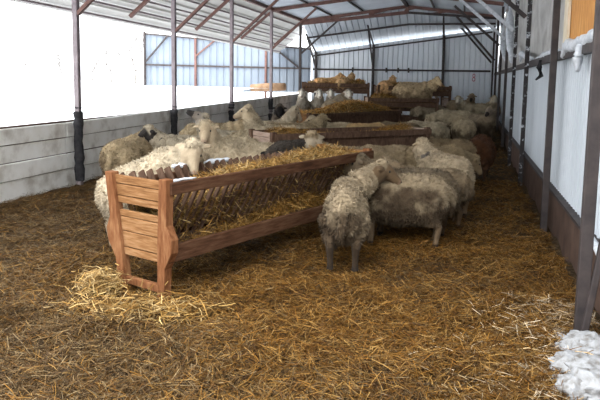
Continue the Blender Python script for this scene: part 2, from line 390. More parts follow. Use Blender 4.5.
# purlins
def roof_purlin(l, lab, m):
    mb = MB(); mb.bar((*W(4.66, l).xy, roofz(l) - .04), (*W(20.3, l).xy, roofz(l) - .04), .05, .04)
    tag(mb.build('purlin', m), lab, 'purlin', 'roof purlins')
for k, l in enumerate((-4.2, -3.2, -1.0, -.1)):
    roof_purlin(l, ['lengthwise purlin under the roof next to the open-side girder', 'lengthwise purlin under the roof, second from the open side',
                    'lengthwise purlin under the roof just past the ridge', 'lengthwise purlin under the roof beside the metal wall'][k], M['steel'])
mb = MB(); mb.bar((*W(4.66, LR).xy, 3.83), (*W(20.3, LR).xy, 3.83), .08, .09)
tag(mb.build('ridge_beam', M['steel']), 'dark lengthwise beam at the ridge of the roof', 'beam')

# roof sheets
def ribsheet(name, c00, c10, c11, c01, m, n, depth=.03):
    """ribbed sheet; ribs run from edge 00-10 to edge 01-11"""
    c00, c10, c11, c01 = map(Vector, (c00, c10, c11, c01)); nrm = (c10 - c00).cross(c01 - c00).normalized()
    mb = MB(); prof = []
    for i in range(n):
        for fr, o in ((0, 0), (.7, 0), (.78, 1), (.92, 1)): prof.append(((i + fr) / n, o))
    prof.append((1, 0))
    for (a, oa), (b, ob) in zip(prof, prof[1:]):
        mb.quad(c00.lerp(c10, a) + nrm * depth * oa, c00.lerp(c10, b) + nrm * depth * ob, c01.lerp(c11, b) + nrm * depth * ob, c01.lerp(c11, a) + nrm * depth * oa)
    return mb
SF = 3.6
struct(ribsheet('r', W(SF, L_LEFT, roofz(L_LEFT)), W(20.35, L_LEFT, roofz(L_LEFT)), W(20.35, LR, roofz(LR)), W(SF, LR, roofz(LR)), M['roof'], 90).build('ceiling', M['roof']), 'pale ribbed sheets of the roof on the open side of the ridge', 'roof')
struct(ribsheet('r', W(SF, L_RIGHT + .2, roofz(L_RIGHT + .2)), W(20.35, L_RIGHT + .2, roofz(L_RIGHT + .2)), W(20.35, LR, roofz(LR)), W(SF, LR, roofz(LR)), M['roof'], 90).build('ceiling_wallside', M['roof']), 'pale ribbed sheets of the roof beside the metal wall', 'roof')
# lean-to at the back, lower than the main roof
def backz(l): return backtop((l - L_LEFT) / (LWALL - L_LEFT)) + .02
mb = MB(); cut = [L_LEFT, -4, -3, LR, -.9, L_RIGHT + .2]
for a, b in zip(cut, cut[1:]):
    q = ribsheet('r', W(20.33, a, roofz(a) + .01), W(20.33, b, roofz(b) + .01), W(22.35, b, backz(b) - .02), W(22.35, a, backz(a) - .02), M['roof'], max(2, int((b - a) / .2)), .025)
    n = len(mb.v); mb.v += q.v; mb.f += [tuple(n + i for i in f) for f in q.f]
struct(mb.build('ceiling_back', M['roof']), 'ribbed sheets of the lower roof in front of the back wall', 'roof')
mb = MB(); l0, l1 = L_LEFT, L_RIGHT
for a, b in zip(cut[:-1], cut[1:-1] + [L_RIGHT]):
    za = lambda l: (roofz(l) - .05) * .5 + backz(l) * .5 - .05
    mb.bar((*W(21.2, a).xy, za(a)), (*W(21.2, b).xy, za(b)), .06, .06)
tag(mb.build('cross_purlin', M['steel']), 'crosswise purlin under the lower roof by the back wall', 'purlin')
# canopy on the open side
EW = 1.25
def eavez(s): return 2.62 - .010 * (s - 4)
mbc = ribsheet('r', W(SF, L_LEFT - .03, 3.44), W(SF, L_LEFT - EW, eavez(SF)), W(22.0, L_LEFT - EW, eavez(22)), W(22.0, L_LEFT - .03, 3.40), M['canopy'], 6, .035)
struct(mbc.build('ceiling_canopy', M['canopy']), 'pale sloping canopy sheets over the open side', 'canopy')
for k in range(5):
    t = (k + .5) / 5; mb = MB()
    l = L_LEFT - .05 - (EW - .05) * t
    z = lambda s: 3.42 + (eavez(s) - 3.42) * (t + .02) - .045
    mb.bar((*W(3, l).xy, z(3)), (*W(21.9, l).xy, z(21.9)), .025, .035)
    tag(mb.build('canopy_batten', M['steel_pale']), ['topmost', 'second', 'middle', 'fourth', 'lowest'][k] + ' batten under the pale canopy, counted down from the girder', 'batten', 'battens under the canopy')

# back wall posts, rails
for k, (s_l, lab) in enumerate(((-5.05, 'dark post of the back wall at its open end, diagonal brace'), (-3.05, 'dark post of the back wall behind the straw heap, diagonal brace'),
                                (-.72, 'dark post of the back wall beside the corner bay, diagonal brace'))):
    p = W(S_BACK - .06, s_l); root = empty('back_post', (p.x, p.y, 0), -TH); tag(root, lab, 'post', 'posts of the back wall')
    zt = backz(s_l) - .06
    mb = MB(); mb.box((-.04, -.04, .1), (.04, .04, zt)); mb.build('post_tube', M['steel'], root, .005)
    mb = MB(); mb.bar((0, -.03, 1.95), (0, -1.35, zt + .45), .05, .05, (1, 0, 0)); mb.build('knee_brace', M['steel'], root)
    mb = MB(); mb.bar((0, -.03, zt), (0, -1.5, zt + .52), .045, .045, (1, 0, 0)); mb.build('rafter', M['steel'], root)
mb = MB(); mb.bar((*W(S_BACK - .05, -5.16).xy, 1.88), (*W(S_BACK - .05, L_RIGHT - .06).xy, 1.88), .05, .06)
for l in (-3.75, -2.6, -2.2, -1.85): mb.bar((*W(S_BACK - .06, l).xy, 1.80), (*W(S_BACK - .06, l).xy, 1.96), .05, .06)
tag(mb.build('back_rail', M['steel']), 'dark middle rail with clips across the back wall', 'rail')
mb = MB(); mb.bar((*W(S_BACK - .05, -5.16).xy, backtop(0) - .14), (*W(S_BACK - .05, L_RIGHT - .06).xy, backtop(1) - .14), .05, .05)
tag(mb.build('back_top_rail', M['steel']), 'thin upper rail across the back wall below the bright gap', 'rail')
# red sprayed digit on the back wall
mb = MB()
for zc, r in ((1.73, .055), (1.61, .065)):
    for j in range(12):
        t0, t1 = 2 * PI * j / 12, 2 * PI * (j + 1) / 12
        f = lambda t, k: (*W(S_BACK - .045, .28 + math.cos(t) * r * k * .7).xy, zc + math.sin(t) * r * k)
        mb.quad(f(t0, 1.15), f(t1, 1.15), f(t1, .7), f(t0, .7))
tag(mb.build('painted_mark', M['paint_red']), 'small faded red sprayed mark on the back wall below the rail', 'paint mark')

# ------------------------------------------------------------------ frost, snow, panels on the metal wall
def lump_strip(name, pts, rs, m, seed, amp=.03, freq=9, sub=6):
    """soft irregular roll of snow along a line"""
    P = []; R_ = []
    for i in range(len(pts) - 1):
        for j in range(sub):
            t = j / sub; P.append(Vector(pts[i]).lerp(Vector(pts[i + 1]), t)); R_.append(rs[i] * (1 - t) + rs[i + 1] * t)
    P.append(Vector(pts[-1])); R_.append(rs[-1]); k = 14; mb = MB(); mb.tube(P, R_, k)
    v2 = []
    ctr = [P[i // k] for i in range(len(P) * k)]
    for v, c in zip(mb.v, ctr):
        v = Vector(v); n = noise.fractal(v * freq + Vector((seed, 0, 0)), 1, 2, 3)
        v2.append(tuple(c + (v - c) * (1 + n * amp / max(.02, (v - c).length))))
    mb.v = v2; return mb.build(name, m, smooth_=True)
lw = L_RIGHT + .09
def frost_at(s, l, z, r0, r1, pts, lab, seed):
    o = lump_strip('frost_clump', pts, [r0] + [r1] * (len(pts) - 2) + [r0 * .6], M['frost'], seed, .022, 14)
    tag(o, lab, 'frost', 'frost on the wall rail', 'stuff')
frost_at(0, 0, 0, .03, .055, [W(4.55, lw + .02, 1.86), W(5.2, lw, 1.87), W(5.75, lw, 1.85), W(6.15, lw - .02, 1.84), W(6.55, lw - .02, 1.86), W(6.8, lw - .03, 1.75)], 'thick white frost on the wall rail under the orange board', 3)
frost_at(0, 0, 0, .03, .045, [W(5.72, lw - .04, 1.83), W(5.73, lw - .05, 1.72), W(5.74, lw - .05, 1.6)], 'white frost tongue hanging over the rail below the cream board', 5)
frost_at(0, 0, 0, .02, .035, [W(7.1, lw, 1.84), W(7.8, lw, 1.86), W(8.6, lw - .01, 1.85), W(9.6, lw, 1.85)], 'white frost along the rail between the second and third posts', 8)
frost_at(0, 0, 0, .03, .05, [W(10.1, lw, 1.85), W(10.8, lw - .03, 1.93), W(11.5, lw - .04, 2.0), W(12.2, lw, 1.9)], 'heaped frost on the rail between the third and fourth posts', 13)
frost_at(0, 0, 0, .04, .08, [W(12.7, lw - .1, 1.9), W(13.3, lw - .13, 2.3), W(13.8, lw - .12, 2.75), W(14.3, lw - .1, 3.1)], 'ragged frost covering the wall sheeting past the fourth post', 17)
frost_at(0, 0, 0, .04, .07, [W(15.0, lw - .1, 2.0), W(15.7, lw - .13, 2.4), W(16.3, lw - .12, 2.9)], 'ragged frost on the wall sheeting past the fifth post', 19)
# orange board and the cream strip beside it
mb = MB(); c = [W(4.55, L_RIGHT + .075), W(5.72, L_RIGHT + .075)]; e = LT * .012
def slab(c0, c1, z00, z01, z10, z11):
    m = MB(); m.prism([c0 - e + Vector((0, 0, z00)), c1 - e + Vector((0, 0, z10)), c1 + e + Vector((0, 0, z10)), c0 + e + Vector((0, 0, z00))],
                      [c0 - e + Vector((0, 0, z01)), c1 - e + Vector((0, 0, z11)), c1 + e + Vector((0, 0, z11)), c0 + e + Vector((0, 0, z01))]); return m
tag(slab(W(4.6, L_RIGHT + .075), W(6.88, L_RIGHT + .075), 1.90, 2.75, 1.90, 2.75).build('orange_board', M['orange']), 'orange stained board fixed above the frosty wall rail', 'board')
tag(slab(W(6.42, L_RIGHT + .045), W(6.66, L_RIGHT + .045), 1.86, 2.75, 1.86, 2.75).build('cream_board', M['cream']), 'narrow cream board fixed over the edge of the orange board', 'board')
# dark scrap hanging from the rail
mb = MB(); p = W(8.45, lw - .06); mb.tube([(p.x, p.y, 1.79), (p.x - .01, p.y, 1.70), (p.x + .03, p.y + .02, 1.60), (p.x - .06, p.y - .06, 1.55)], [.02, .035, .03, .012], 7)
tag(mb.build('rag', M['rubber'], smooth_=True), 'dark rag hanging from the wall rail between second and third posts', 'rag')
# leaning steel bar by the first post
def ry(px, py, Y):
    d = ray(px, py); t = Y / d.y; return Vector((d.x * t, Y, CH + d.z * t))
d = ray(583, 338); a = Vector((d.x, d.y, d.z)) * (-CH / d.z) + Vector((0, 0, CH)); b = ry(604, 238, a.y + .02)
mb = MB(); mb.bar(a, b, .04, .04)
tag(mb.build('leaning_bar', M['steel'], bevel=.006), 'dark steel bar leaning out of the snow by the stout post', 'steel bar')
# low snowy ledge behind the first post
o = lump_strip('frost_clump', [W(3.1, .92, .37), W(3.7, .93, .385), W(4.3, .93, .39), W(5.3, .94, .38)], [.03, .045, .04, .012], M['frost'], 23, .02, 14)
tag(o, 'strip of snow lying on the ledge beside the stout post', 'snow', None, 'stuff')
# heap of dirty snow lumps
def snow_lump(name, c, r, seed, lab, flat=.6):
    bm = bmesh.new(); bmesh.ops.create_icosphere(bm, subdivisions=4, radius=1)
    for v in bm.verts:
        n = noise.fractal(v.co * 2.1 + Vector((seed, 1, 2)), 1, 2, 4); q = v.co * (1 + .30 * n + .14 * noise.fractal(v.co * 6 + Vector((seed, 5, 1)), 1, 2, 3))
        v.co = Vector((q.x * r, q.y * r, q.z * r * flat))
    me = bpy.data.meshes.new(name); bm.to_mesh(me); bm.free(); me.materials.append(M['dirty_snow'])
    for p in me.polygons: p.use_smooth = True
    o = bpy.data.objects.new(name, me); COL.objects.link(o); o.location = c
    tag(o, lab, 'snow lump', 'snow lumps by the metal wall'); return o
lumps_ = [((585, 352), .13, 'big white snow lump at the foot of the stout steel post'), ((572, 372), .11, 'snow lump in front of the one at the stout post'),
          ((592, 378), .13, 'snow lump in the corner of the picture by the metal wall'), ((578, 394), .10, 'snow lump lying lowest among those by the metal wall'),
          ((566, 352), .06, 'small snow lump on straw beside the stout steel post'), ((596, 360), .12, 'snow lump against the kick board'),
          ((560, 338), .035, 'tiny snow crumb on straw near the stout post foot'), ((562, 384), .05, 'small grey snow crumb on straw edge'), ((600, 395), .14, 'snow lump at the edge of the heap by the wall')]
for k, (q, r, lab) in enumerate(lumps_):
    d = ray(*q); t = -CH / d.z; snow_lump('snow_lump', (d.x * t, d.y * t, r * .22), r, k * 3.7, lab)

# ------------------------------------------------------------------ outside
mb = MB()
def snowz(s, l): return .55 + .55 * smooth((s - 8) / 12) + .12 * math.sin(s * .5 + l * .3)
for i in range(-4, 40):
    for j in range(30):
        s0, s1, l0, l1 = i * 1.5, i * 1.5 + 1.5, L_LEFT - 1.3 - j * 1.6, L_LEFT - 2.9 - j * 1.6
        mb.quad(*[W(s, l, snowz(s, l)) for s, l in ((s0, l0), (s1, l0), (s1, l1), (s0, l1))])
struct(mb.build('snow_field', M['snow'], smooth_=True), 'bright snow field beyond the low board wall', 'snow')
mb = MB()
for i in range(-24, 1):                                   # snow in front of the barn, behind the photographer
    for j in range(-10, 10):
        mb.quad(*[W(s, l, -.06) for s, l in ((i * 1.5, j * 2), (i * 1.5 + 1.5, j * 2), (i * 1.5 + 1.5, j * 2 + 2), (i * 1.5, j * 2 + 2))])
struct(mb.build('snow_yard', M['snow']), 'snow in the yard at the open front of the barn', 'snow')
mb = MB()  # low wall out of view, added to shade the barn from low front light
for k in range(5): mb.bar((*W(-1.6, L_LEFT).xy, .15 + k * .27), (*W(-1.6, L_RIGHT).xy, .15 + k * .27), .03, .24)
struct(mb.build('wall_front_added', M['plank']), 'unseen low board wall added behind the camera to cut low light', 'wall')
# sheet fence behind the open side, in line with the back wall
fa, fb = W(S_BACK + .1, L_LEFT - 6.45), W(S_BACK + .05, L_LEFT - .05)
fr = empty('sheet_fence', (fa.x, fa.y, 0), -TH); tag(fr, 'pale blue sheet fence with rails standing in the snow', 'fence')
def fz1(t): return 3.15 - .55 * t
fs = sheet('fence_sheet', fa, fb, lambda t: .98 + .10 * t, fz1, M['sheet_blue'], .26, .03)
fs.parent = fr; fs.matrix_parent_inverse = fr.matrix_basis.inverted() if False else (Matrix.Translation(fr.location) @ Matrix.Rotation(-TH, 4, 'Z')).inverted()
for nm, z0, z1 in (('middle_rail', 1.98, 1.90), ('top_rail', 3.13, 2.58)):
    mb = MB(); mb.bar((0, -.05, z0), (6.36, -.05, z1), .05, .06); mb.build(nm, M['steel'], fr)
for x, zt, m in ((0, 3.2, 'steel'), (2.05, 2.95, 'steel_red'), (4.75, 2.75, 'steel_red')):
    mb = MB(); mb.box((x - .035, -.12, .8), (x + .035, -.05, zt)); mb.build('post', M[m], fr)
for x0, z0, x1, z1, m in ((.05, 2.1, .95, 3.05, 'steel'), (2.05, 2.3, 2.9, 2.95, 'steel_red'), (6.0, 1.9, 5.0, 2.65, 'steel')):
    mb = MB(); mb.bar((x0, -.09, z0), (x1, -.09, z1), .05, .05); mb.build('brace', M[m], fr)
# hay trough shape of log and heap outside, before the fence
p = W(21.2, -5.95); q = W(21.3, -7.2)
mb = MB(); mb.tube([(p.x, p.y, 1.26), ((p.x + q.x) / 2, (p.y + q.y) / 2, 1.24), (q.x, q.y, 1.20)], [.13, .14, .12], 12)
tag(mb.build('log', M['log'], smooth_=True), 'brown log lying on the snow beyond the board wall', 'log')
# bare frosted trees
def tree(px, Y, h, seed, lab):
    rnd = random.Random(seed); d = ray(px, 80); x = d.x / d.y * Y; s, l = SL(x, Y); z = snowz(s, l) - .1
    mb = MB()
    def grow(p, dr, ln, r, dep):
        q = p + dr * ln; mb.tube([p, (p + q) / 2 + Vector((rnd.uniform(-.05, .05), rnd.uniform(-.05, .05), 0)) * ln, q], [r, r * .85, r * .65], 5)
        if dep == 0: return
        for k in range(rnd.choice((2, 3, 3))):
            a = Vector((rnd.uniform(-1, 1), rnd.uniform(-1, 1), rnd.uniform(.0, 1))).normalized()
            grow(q, (dr * .9 + a * .8).normalized(), ln * rnd.uniform(.6, .8), r * .6, dep - 1)
    grow(Vector((x, Y, z)), Vector((0, 0, 1)), h * .3, h * .022, 6)
    tag(mb.build('bare_tree', M['tree']), lab, 'tree', 'frosted trees beyond the snow field')
for k, (px, Y, h, lab) in enumerate(((136, 34, 3.0, 'frosted bare tree right beside the end of the sheet fence'), (112, 36, 2.6, 'frosted bare tree second from the end of the sheet fence'),
        (92, 38, 2.7, 'frosted bare tree just past the tall post of the board wall'), (62, 40, 2.4, 'pale frosted tree seen between picture edge and tall post, nearer the post'),
        (30, 44, 2.6, 'pale frosted tree seen close to the picture edge'))):
    tree(px, Y, h, k + 3, lab)

# ------------------------------------------------------------------ feeders
def feeder(name, loc, rz, L, lab, mats, slats=True, Wt=.57, Wb=.40, H=.81, thin=False):
    """local x along the rack, y across (0 = near side), z up"""
    root = empty(name, loc, rz); tag(root, lab, 'feeder', 'wooden hay feeders')
    me_, ml, mr, ms = mats; off = (Wt - Wb) / 2
    yl = lambda z: (off * .35 * (1 - z / H), Wt - off * 1.65 * (1 - z / H))
    for u in (0, L):
        sg = 1 if u == 0 else -1
        for side in (0, 1):
            mb = MB()
            prof = [(0, .035, .035), (.20, .035, .04), (.32, .042, .10), (.41, .04, .10), (.50, .038, .045), (.82, .036, .04)] if slats else [(0, .035, .035), (.82, .036, .036)]
            n0 = len(mb.v); rings = []
            for z, wi, wo in prof:
                y = yl(z)[side]; o = -1 if side == 0 else 1
                y0, y1 = y - o * wi, y + o * wo
                x0, x1 = u - .035, u + .035
                rings.append([(x0, y0, z), (x1, y0, z), (x1, y1, z), (x0, y1, z)])
            rings[0] = [(x, y, z - .05) for x, y, z in rings[0]]
            for r in rings: mb.v += r
            for i in range(len(rings) - 1):
                for j in range(4):
                    a = n0 + 4 * i + j; b = n0 + 4 * i + (j + 1) % 4; mb.f.append((a, b, b + 4, a + 4))
            mb.f.append((n0, n0 + 1, n0 + 2, n0 + 3)); k = n0 + 4 * (len(rings) - 1); mb.f.append((k, k + 1, k + 2, k + 3))
            mb.build('leg', ml, root, .006)
        mb = MB()
        for z0, z1 in ((.74, .80), (.655, .735), (.60, .65), (.505, .55), (.40, .50), (.285, .395), (.225, .278)):
            if not slats and z0 < .27: continue
            ya, yb = yl((z0 + z1) / 2); j = random.uniform(-.004, .004)
            mb.box((u + sg * (.012) - .014 + j, ya + .03, z0), (u + sg * .012 + .014 + j, yb - .03, z1))
        mb.build('end_panel', me_, root, .005)
        mb = MB(); ya, yb = yl(.05); mb.box((u - .02, ya + .02, .015), (u + .02, yb - .02, .07)); mb.build('foot_rail', ml, root, .006)
    for side in (0, 1):
        y = yl(.76)[side]; o = -1 if side == 0 else 1
        mb = MB(); zr = .70 if side and slats else .755; mb.bar((.0, y + o * .04, zr), (L + .04, y + o * .04, zr), .035, .085); mb.build('top_rail', mr, root, .006)
        y = yl(.3)[side]
        mb = MB(); mb.bar((-.02, y + o * .045, .30), (L + .02, y + o * .045, .30), .035, .12); mb.build('bottom_rail', mr, root, .006)
        if slats:
            mb = MB(); n = int(L / (.078 if side == 0 else .088))
            for i in range(1, n):
                x = L * i / n + random.uniform(-.01, .01)
                mb.bar((x, y_top := yl(.74)[side] + (.02 if side else 0), .79 if side else .74), (x + random.uniform(-.02, .02), Wt / 2 + o * .05, .34), .030 if side == 0 else .062, .02, (1, 0, 0))
            mb.build('slat_rack', ms, root, .003)
        else:
            mb = MB(); mb.bar((0, yl(.55)[side], .64 if thin else .53), (L, yl(.55)[side], .64 if thin else .53), .025, .12 if thin else .36); mb.build('side_board', ms, root, .005)
    mb = MB(); ya, yb = yl(.26); mb.box((.02, ya + .0, .245), (L - .02, yb, .27)); mb.build('tray', ms, root, .004)
    root.scale.z = (H / .81) if not slats else 1
    return root
def frame_of(p0, p1):
    d = Vector(p1) - Vector(p0); return math.atan2(d.y, d.x)
def hay(name, loc, rz, L, Wd, prof, n, lab, lenr=(.06, .17), pal=PAL_HAY, width=.005, base_z=.42, vee=False):
    """heap of hay lying in a rack: a soft core under loose strands; prof(u in 0..1) -> top height"""
    c, s_ = math.cos(rz), math.sin(rz)
    def to(u, v, z): return (loc[0] + u * c - v * s_, loc[1] + u * s_ + v * c, loc[2] + z)
    nu, nv = max(12, int(L / .07)), 9; V = []; cols = []
    for i in range(nu + 1):
        for j in range(nv + 1):
            u, v = i / nu, j / nv; h = prof(u); k = 1 - (2 * v - 1) ** 4
            e = min(1, min(u, 1 - u) * L / .10)
            z = base_z + (h - base_z) * k * e + .025 * noise.noise(Vector((u * L * 9, v * 5, loc[0])))
            V.append(to(.04 + u * (L - .08), .05 + v * (Wd - .10), z)); cols.append((.22, .14, .06))
    I = np.arange((nu + 1) * (nv + 1)).reshape(nu + 1, nv + 1)
    Q = np.stack([I[:-1, :-1], I[1:, :-1], I[1:, 1:], I[:-1, 1:]], -1).reshape(-1, 4)
    V = np.array(V)
    def sect(v, h, rg=0):                       # cross-section of a V rack: up one side, over the top, down the other
        z0 = .37; hw = lambda z: .02 + .225 * (z - .34) / .40
        if v < .3: z = z0 + (h - z0) * v / .3; return Wd / 2 - hw(z), z
        if v > .7: z = z0 + (h - z0) * (1 - v) / .3; return Wd / 2 + hw(z), z
        t = (v - .3) / .4; return Wd / 2 + hw(h) * (2 * t - 1), h + .05 * (1 - (2 * t - 1) ** 2)
    if vee:
        vv = [0, .1, .2, .3, .4, .5, .6, .7, .8, .9]
        for i in range(nu + 1):
            for j in range(nv + 1):
                y, z = sect(vv[j], prof(i / nu)); V[i * (nv + 1) + j] = to(.04 + i / nu * (L - .08), y + .012 * noise.noise(Vector((i * .7, j * 1.3, 1))), z + .02 * noise.noise(Vector((i * .6, j, 4))))
    u = RNG.uniform(.01, .99, n); v = RNG.uniform(.04, .96, n)
    hh = np.array([prof(q) for q in u]); k = 1 - (2 * v - 1) ** 4; e = np.minimum(1, np.minimum(u, 1 - u) * L / .10)
    z = base_z + (hh - base_z) * k * e + RNG.normal(.008, .018, n)
    P = np.stack([loc[0] + (.04 + u * (L - .08)) * c - (.05 + v * (Wd - .1)) * s_, loc[1] + (.04 + u * (L - .08)) * s_ + (.05 + v * (Wd - .1)) * c, loc[2] + z], 1)
    if vee:
        yz = np.array([sect(a, prof(b)) for a, b in zip(v, u)]); yy = yz[:, 0] + RNG.normal(0, .012, n); zz = yz[:, 1] + RNG.normal(.004, .014, n)
        P = np.stack([loc[0] + (.04 + u * (L - .08)) * c - yy * s_, loc[1] + (.04 + u * (L - .08)) * s_ + yy * c, loc[2] + zz], 1)
    o = strands(name, P, lenr, width, pal, tilt=.45, shade=.72)
    core = fast_mesh('hay_core', V, Q, np.array(cols), M['straw'])
    # merge the core into the strands so the heap is one object
    bm = bmesh.new(); bm.from_mesh(o.data); bm.from_mesh(core.data); bm.to_mesh(o.data); bm.free()
    bpy.data.objects.remove(core)
    tag(o, lab, 'hay', None, 'stuff'); return o
MW = (M['wood_end'], M['wood_leg'], M['wood_rail'], M['wood_slat'])
MO = (M['wood_old'], M['wood_slat'], M['wood_slat'], M['wood_slat'])
R1 = math.atan2(.811, .585)
f1 = (-.905, 4.28, 0)
feeder('hay_feeder', f1, R1, 2.72, 'big red-brown wooden hay feeder with plank end closest to the camera', MW)
hay('feeder_hay', f1, R1, 2.72, .57, lambda u: .58 + .14 * smooth((u - .12) / .35) + .03 * math.sin(u * 9), 14000, 'loose golden hay filling the big red-brown feeder', vee=True, pal=np.concatenate([PAL_HAY, PAL_PALE * .8]))
def rim(u0, u1, v, z, r, lab, seed):
    c, s_ = math.cos(R1), math.sin(R1); q = lambda u: (f1[0] + u * c - v * s_, f1[1] + u * s_ + v * c, z)
    o = lump_strip('snow_strip', [q(u0), q((u0 * 2 + u1) / 3), q((u0 + 2 * u1) / 3), q(u1)], [r * .5, r, r * .9, r * .4], M['frost'], seed, .016, 16); tag(o, lab, 'snow', None, 'stuff')
rim(-.03, .26, -.03, .805, .011, 'thin snow on the near rim of the big feeder at its plank end', 31)
rim(.62, .86, .60, .785, .024, 'small snow strip on the far rim of the big feeder', 35)
rim(.98, 1.32, .60, .785, .026, 'longer snow strip on the far rim of the big feeder', 38)
# hay spilled in the tray
def tray_hay(loc, rz, L, n):
    c, s_ = math.cos(rz), math.sin(rz); u = RNG.beta(2.2, 1.6, n) * L; v = RNG.uniform(.02, .16, n); z = .30 + np.abs(RNG.normal(0, .05, n)) + .06 * np.exp(-((u / L - .62) / .16) ** 2)
    return np.stack([loc[0] + u * c - v * s_, loc[1] + u * s_ + v * c, loc[2] + z], 1)
o = strands('tray_hay', tray_hay(f1, R1, 2.65, 2600), (.05, .14), .0045, PAL_HAY, tilt=.5, shade=.65)
tag(o, 'hay spilled along the bottom tray of the big feeder', 'hay', None, 'stuff')
f2 = (-.35, 8.28, 0); R2 = math.atan2(1.38, 2.28)
feeder('hay_feeder', f2, R2, 2.65, 'second wooden hay feeder with grey-brown plank end, behind the big one', MO, slats=False, Wt=.62, Wb=.5)
hay('feeder_hay', f2, R2, 2.65, .62, lambda u: .74 + .07 * math.sin(u * 7 + 1), 4500, 'hay filling the second feeder behind the big one', width=.006)
f3 = (.17, 13.1, .02); R3 = math.atan2(3.3, 2.9)
def on(x, y, dz=0): return (x, y, fz(x, y) + dz)
feeder('hay_feeder', on(.17, 13.1), R3, 3.4, 'third wooden hay feeder with orange-brown end and a high hay heap', (M['wood_end'], M['wood_slat'], M['wood_slat'], M['wood_slat']), slats=False, Wt=.68, Wb=.55)
hay('feeder_hay', on(.17, 13.1), R3, 3.4, .68, lambda u: .78 + .22 * math.exp(-((u - .58) / .30) ** 2), 8000, 'high golden hay heap in the third feeder', width=.008, pal=np.concatenate([PAL_PALE, PAL_GOLD * 1.5]))

o = strands('straw_pile', np.stack([RNG.normal(-1.40, .07, 1500), RNG.normal(4.40, .07, 1500), np.abs(RNG.normal(.05, .04, 1500))], 1), (.03, .11), .0045, PAL_PALE, tilt=.4, shade=.62)
tag(o, 'pale straw pile at the foot of the big feeder', 'straw', None, 'stuff')
o = strands('straw_pile', np.stack([RNG.normal(-.98, .24, 1500), RNG.normal(3.92, .12, 1500), np.abs(RNG.normal(.03, .03, 1500))], 1), (.05, .16), .0045, PAL_PALE, tilt=.3, mixpal=PAL_HAY, mixf=.6, shade=.55)
tag(o, 'fresh straw strewn before the plank end of the big feeder', 'straw', None, 'stuff')
# ------------------------------------------------------------------ sheep
def ring_loft(bm, secs, k=14):
    """secs: list of (centre, forward, up, half width, half height)"""
    rings = []
    for c, d, u, rw, rh in secs:
        d = Vector(d).normalized(); r = d.cross(Vector(u)).normalized(); t = r.cross(d).normalized()
        rings.append([bm.verts.new(Vector(c) + r * math.cos(2 * PI * j / k) * rw + t * math.sin(2 * PI * j / k) * rh) for j in range(k)])
    for a, b in zip(rings, rings[1:]):
        for j in range(k): bm.faces.new((a[j], a[(j + 1) % k], b[(j + 1) % k], b[j]))
    bm.faces.new(list(reversed(rings[0]))); bm.faces.new(rings[-1])
def limb(bm, pts, rs, k=10):
    pts = [Vector(p) for p in pts]; secs = []
    for i, p in enumerate(pts):
        d = pts[min(i + 1, len(pts) - 1)] - pts[max(i - 1, 0)]
        u = Vector((1, 0, 0)) if abs(d.normalized().x) < .8 else Vector((0, 0, 1))
        secs.append((p, d, u, rs[i], rs[i]))
    ring_loft(bm, secs, k)
def sph(bm, c, r, sc=(1, 1, 1), rot=None):
    m = Matrix.Translation(c) @ (rot.to_4x4() if rot else Matrix.Identity(4)) @ Matrix.Diagonal((r * sc[0], r * sc[1], r * sc[2], 1))
    bmesh.ops.create_icosphere(bm, subdivisions=2, radius=1, matrix=m)
WOOL = Vector((.43, .375, .295)); DIRT_SHADE = Vector((.085, .06, .042))
FACES = {'cream': ((.43, .36, .275), (.25, .19, .135)), 'white': ((.55, .52, .47), (.30, .25, .2)), 'black': ((.030, .026, .025), (.035, .03, .028)),
         'tan': ((.18, .13, .085), (.075, .056, .042)), 'brown': ((.10, .050, .028), (.09, .05, .03)), 'dusky': ((.30, .26, .23), (.10, .085, .08))}
FLEECE = {}; SHEEP = .89; TONE = (.78, .73, .66)
def fleece(name, me, Wm, C, seed, dens):
    """locks of wool standing off the coat, hanging a little"""
    rg = np.random.default_rng(seed + 100); me.calc_loop_triangles(); nt = len(me.loop_triangles)
    T = np.zeros(nt * 3, np.int32); me.loop_triangles.foreach_get('vertices', T); T = T.reshape(-1, 3)
    nv = len(me.vertices); co = np.zeros(nv * 3, np.float32); me.vertices.foreach_get('co', co); co = co.reshape(-1, 3)
    no = np.zeros(nv * 3, np.float32); me.vertices.foreach_get('normal', no); no = no.reshape(-1, 3); Wm = Wm[:nv]; C = C[:nv]
    a = co[T[:, 1]] - co[T[:, 0]]; b = co[T[:, 2]] - co[T[:, 0]]; ar = np.linalg.norm(np.cross(a, b), axis=1) * (Wm[T].min(1) > .6)
    n = int(dens); t = rg.choice(nt, n, p=ar / ar.sum()); r = rg.dirichlet((1, 1, 1), n)[:, :, None]
    P = (co[T[t]] * r).sum(1); N = (no[T[t]] * r).sum(1); K = (C[T[t]][:, :, :3] * r).sum(1)
    D = N * .75 + rg.normal(0, .33, (n, 3)) + np.array([-.18, 0, -.42]); D /= np.linalg.norm(D, axis=1)[:, None]
    S = np.cross(D, N + rg.normal(0, .3, (n, 3))); S /= np.linalg.norm(S, axis=1)[:, None] + 1e-6
    L = rg.uniform(.014, .030, n)[:, None]; w = rg.uniform(.003, .0065, n)[:, None]
    p0 = P - N * .006; p1 = P + D * L * .6 + N * .003; p2 = P + D * L + np.array([0, 0, -.25]) * L
    V = np.stack([p0 - S * w, p0 + S * w, p1 - S * w * .7, p1 + S * w * .7, p2 - S * w * .15, p2 + S * w * .15], 1).reshape(-1, 3)
    base = np.arange(n)[:, None] * 6; Q = np.concatenate([base + np.array([[0, 1, 3, 2]]), base + np.array([[2, 3, 5, 4]])], 0)
    K = np.repeat(K * rg.uniform(.78, 1.22, (n, 1)), 6, 0)
    o = fast_mesh('fleece', V, Q, K, M['sheep']); m = o.data; bpy.data.objects.remove(o)
    aw = m.attributes.new('wool', 'FLOAT', 'POINT'); aw.data.foreach_set('value', np.ones(n * 6, np.float32)); return m
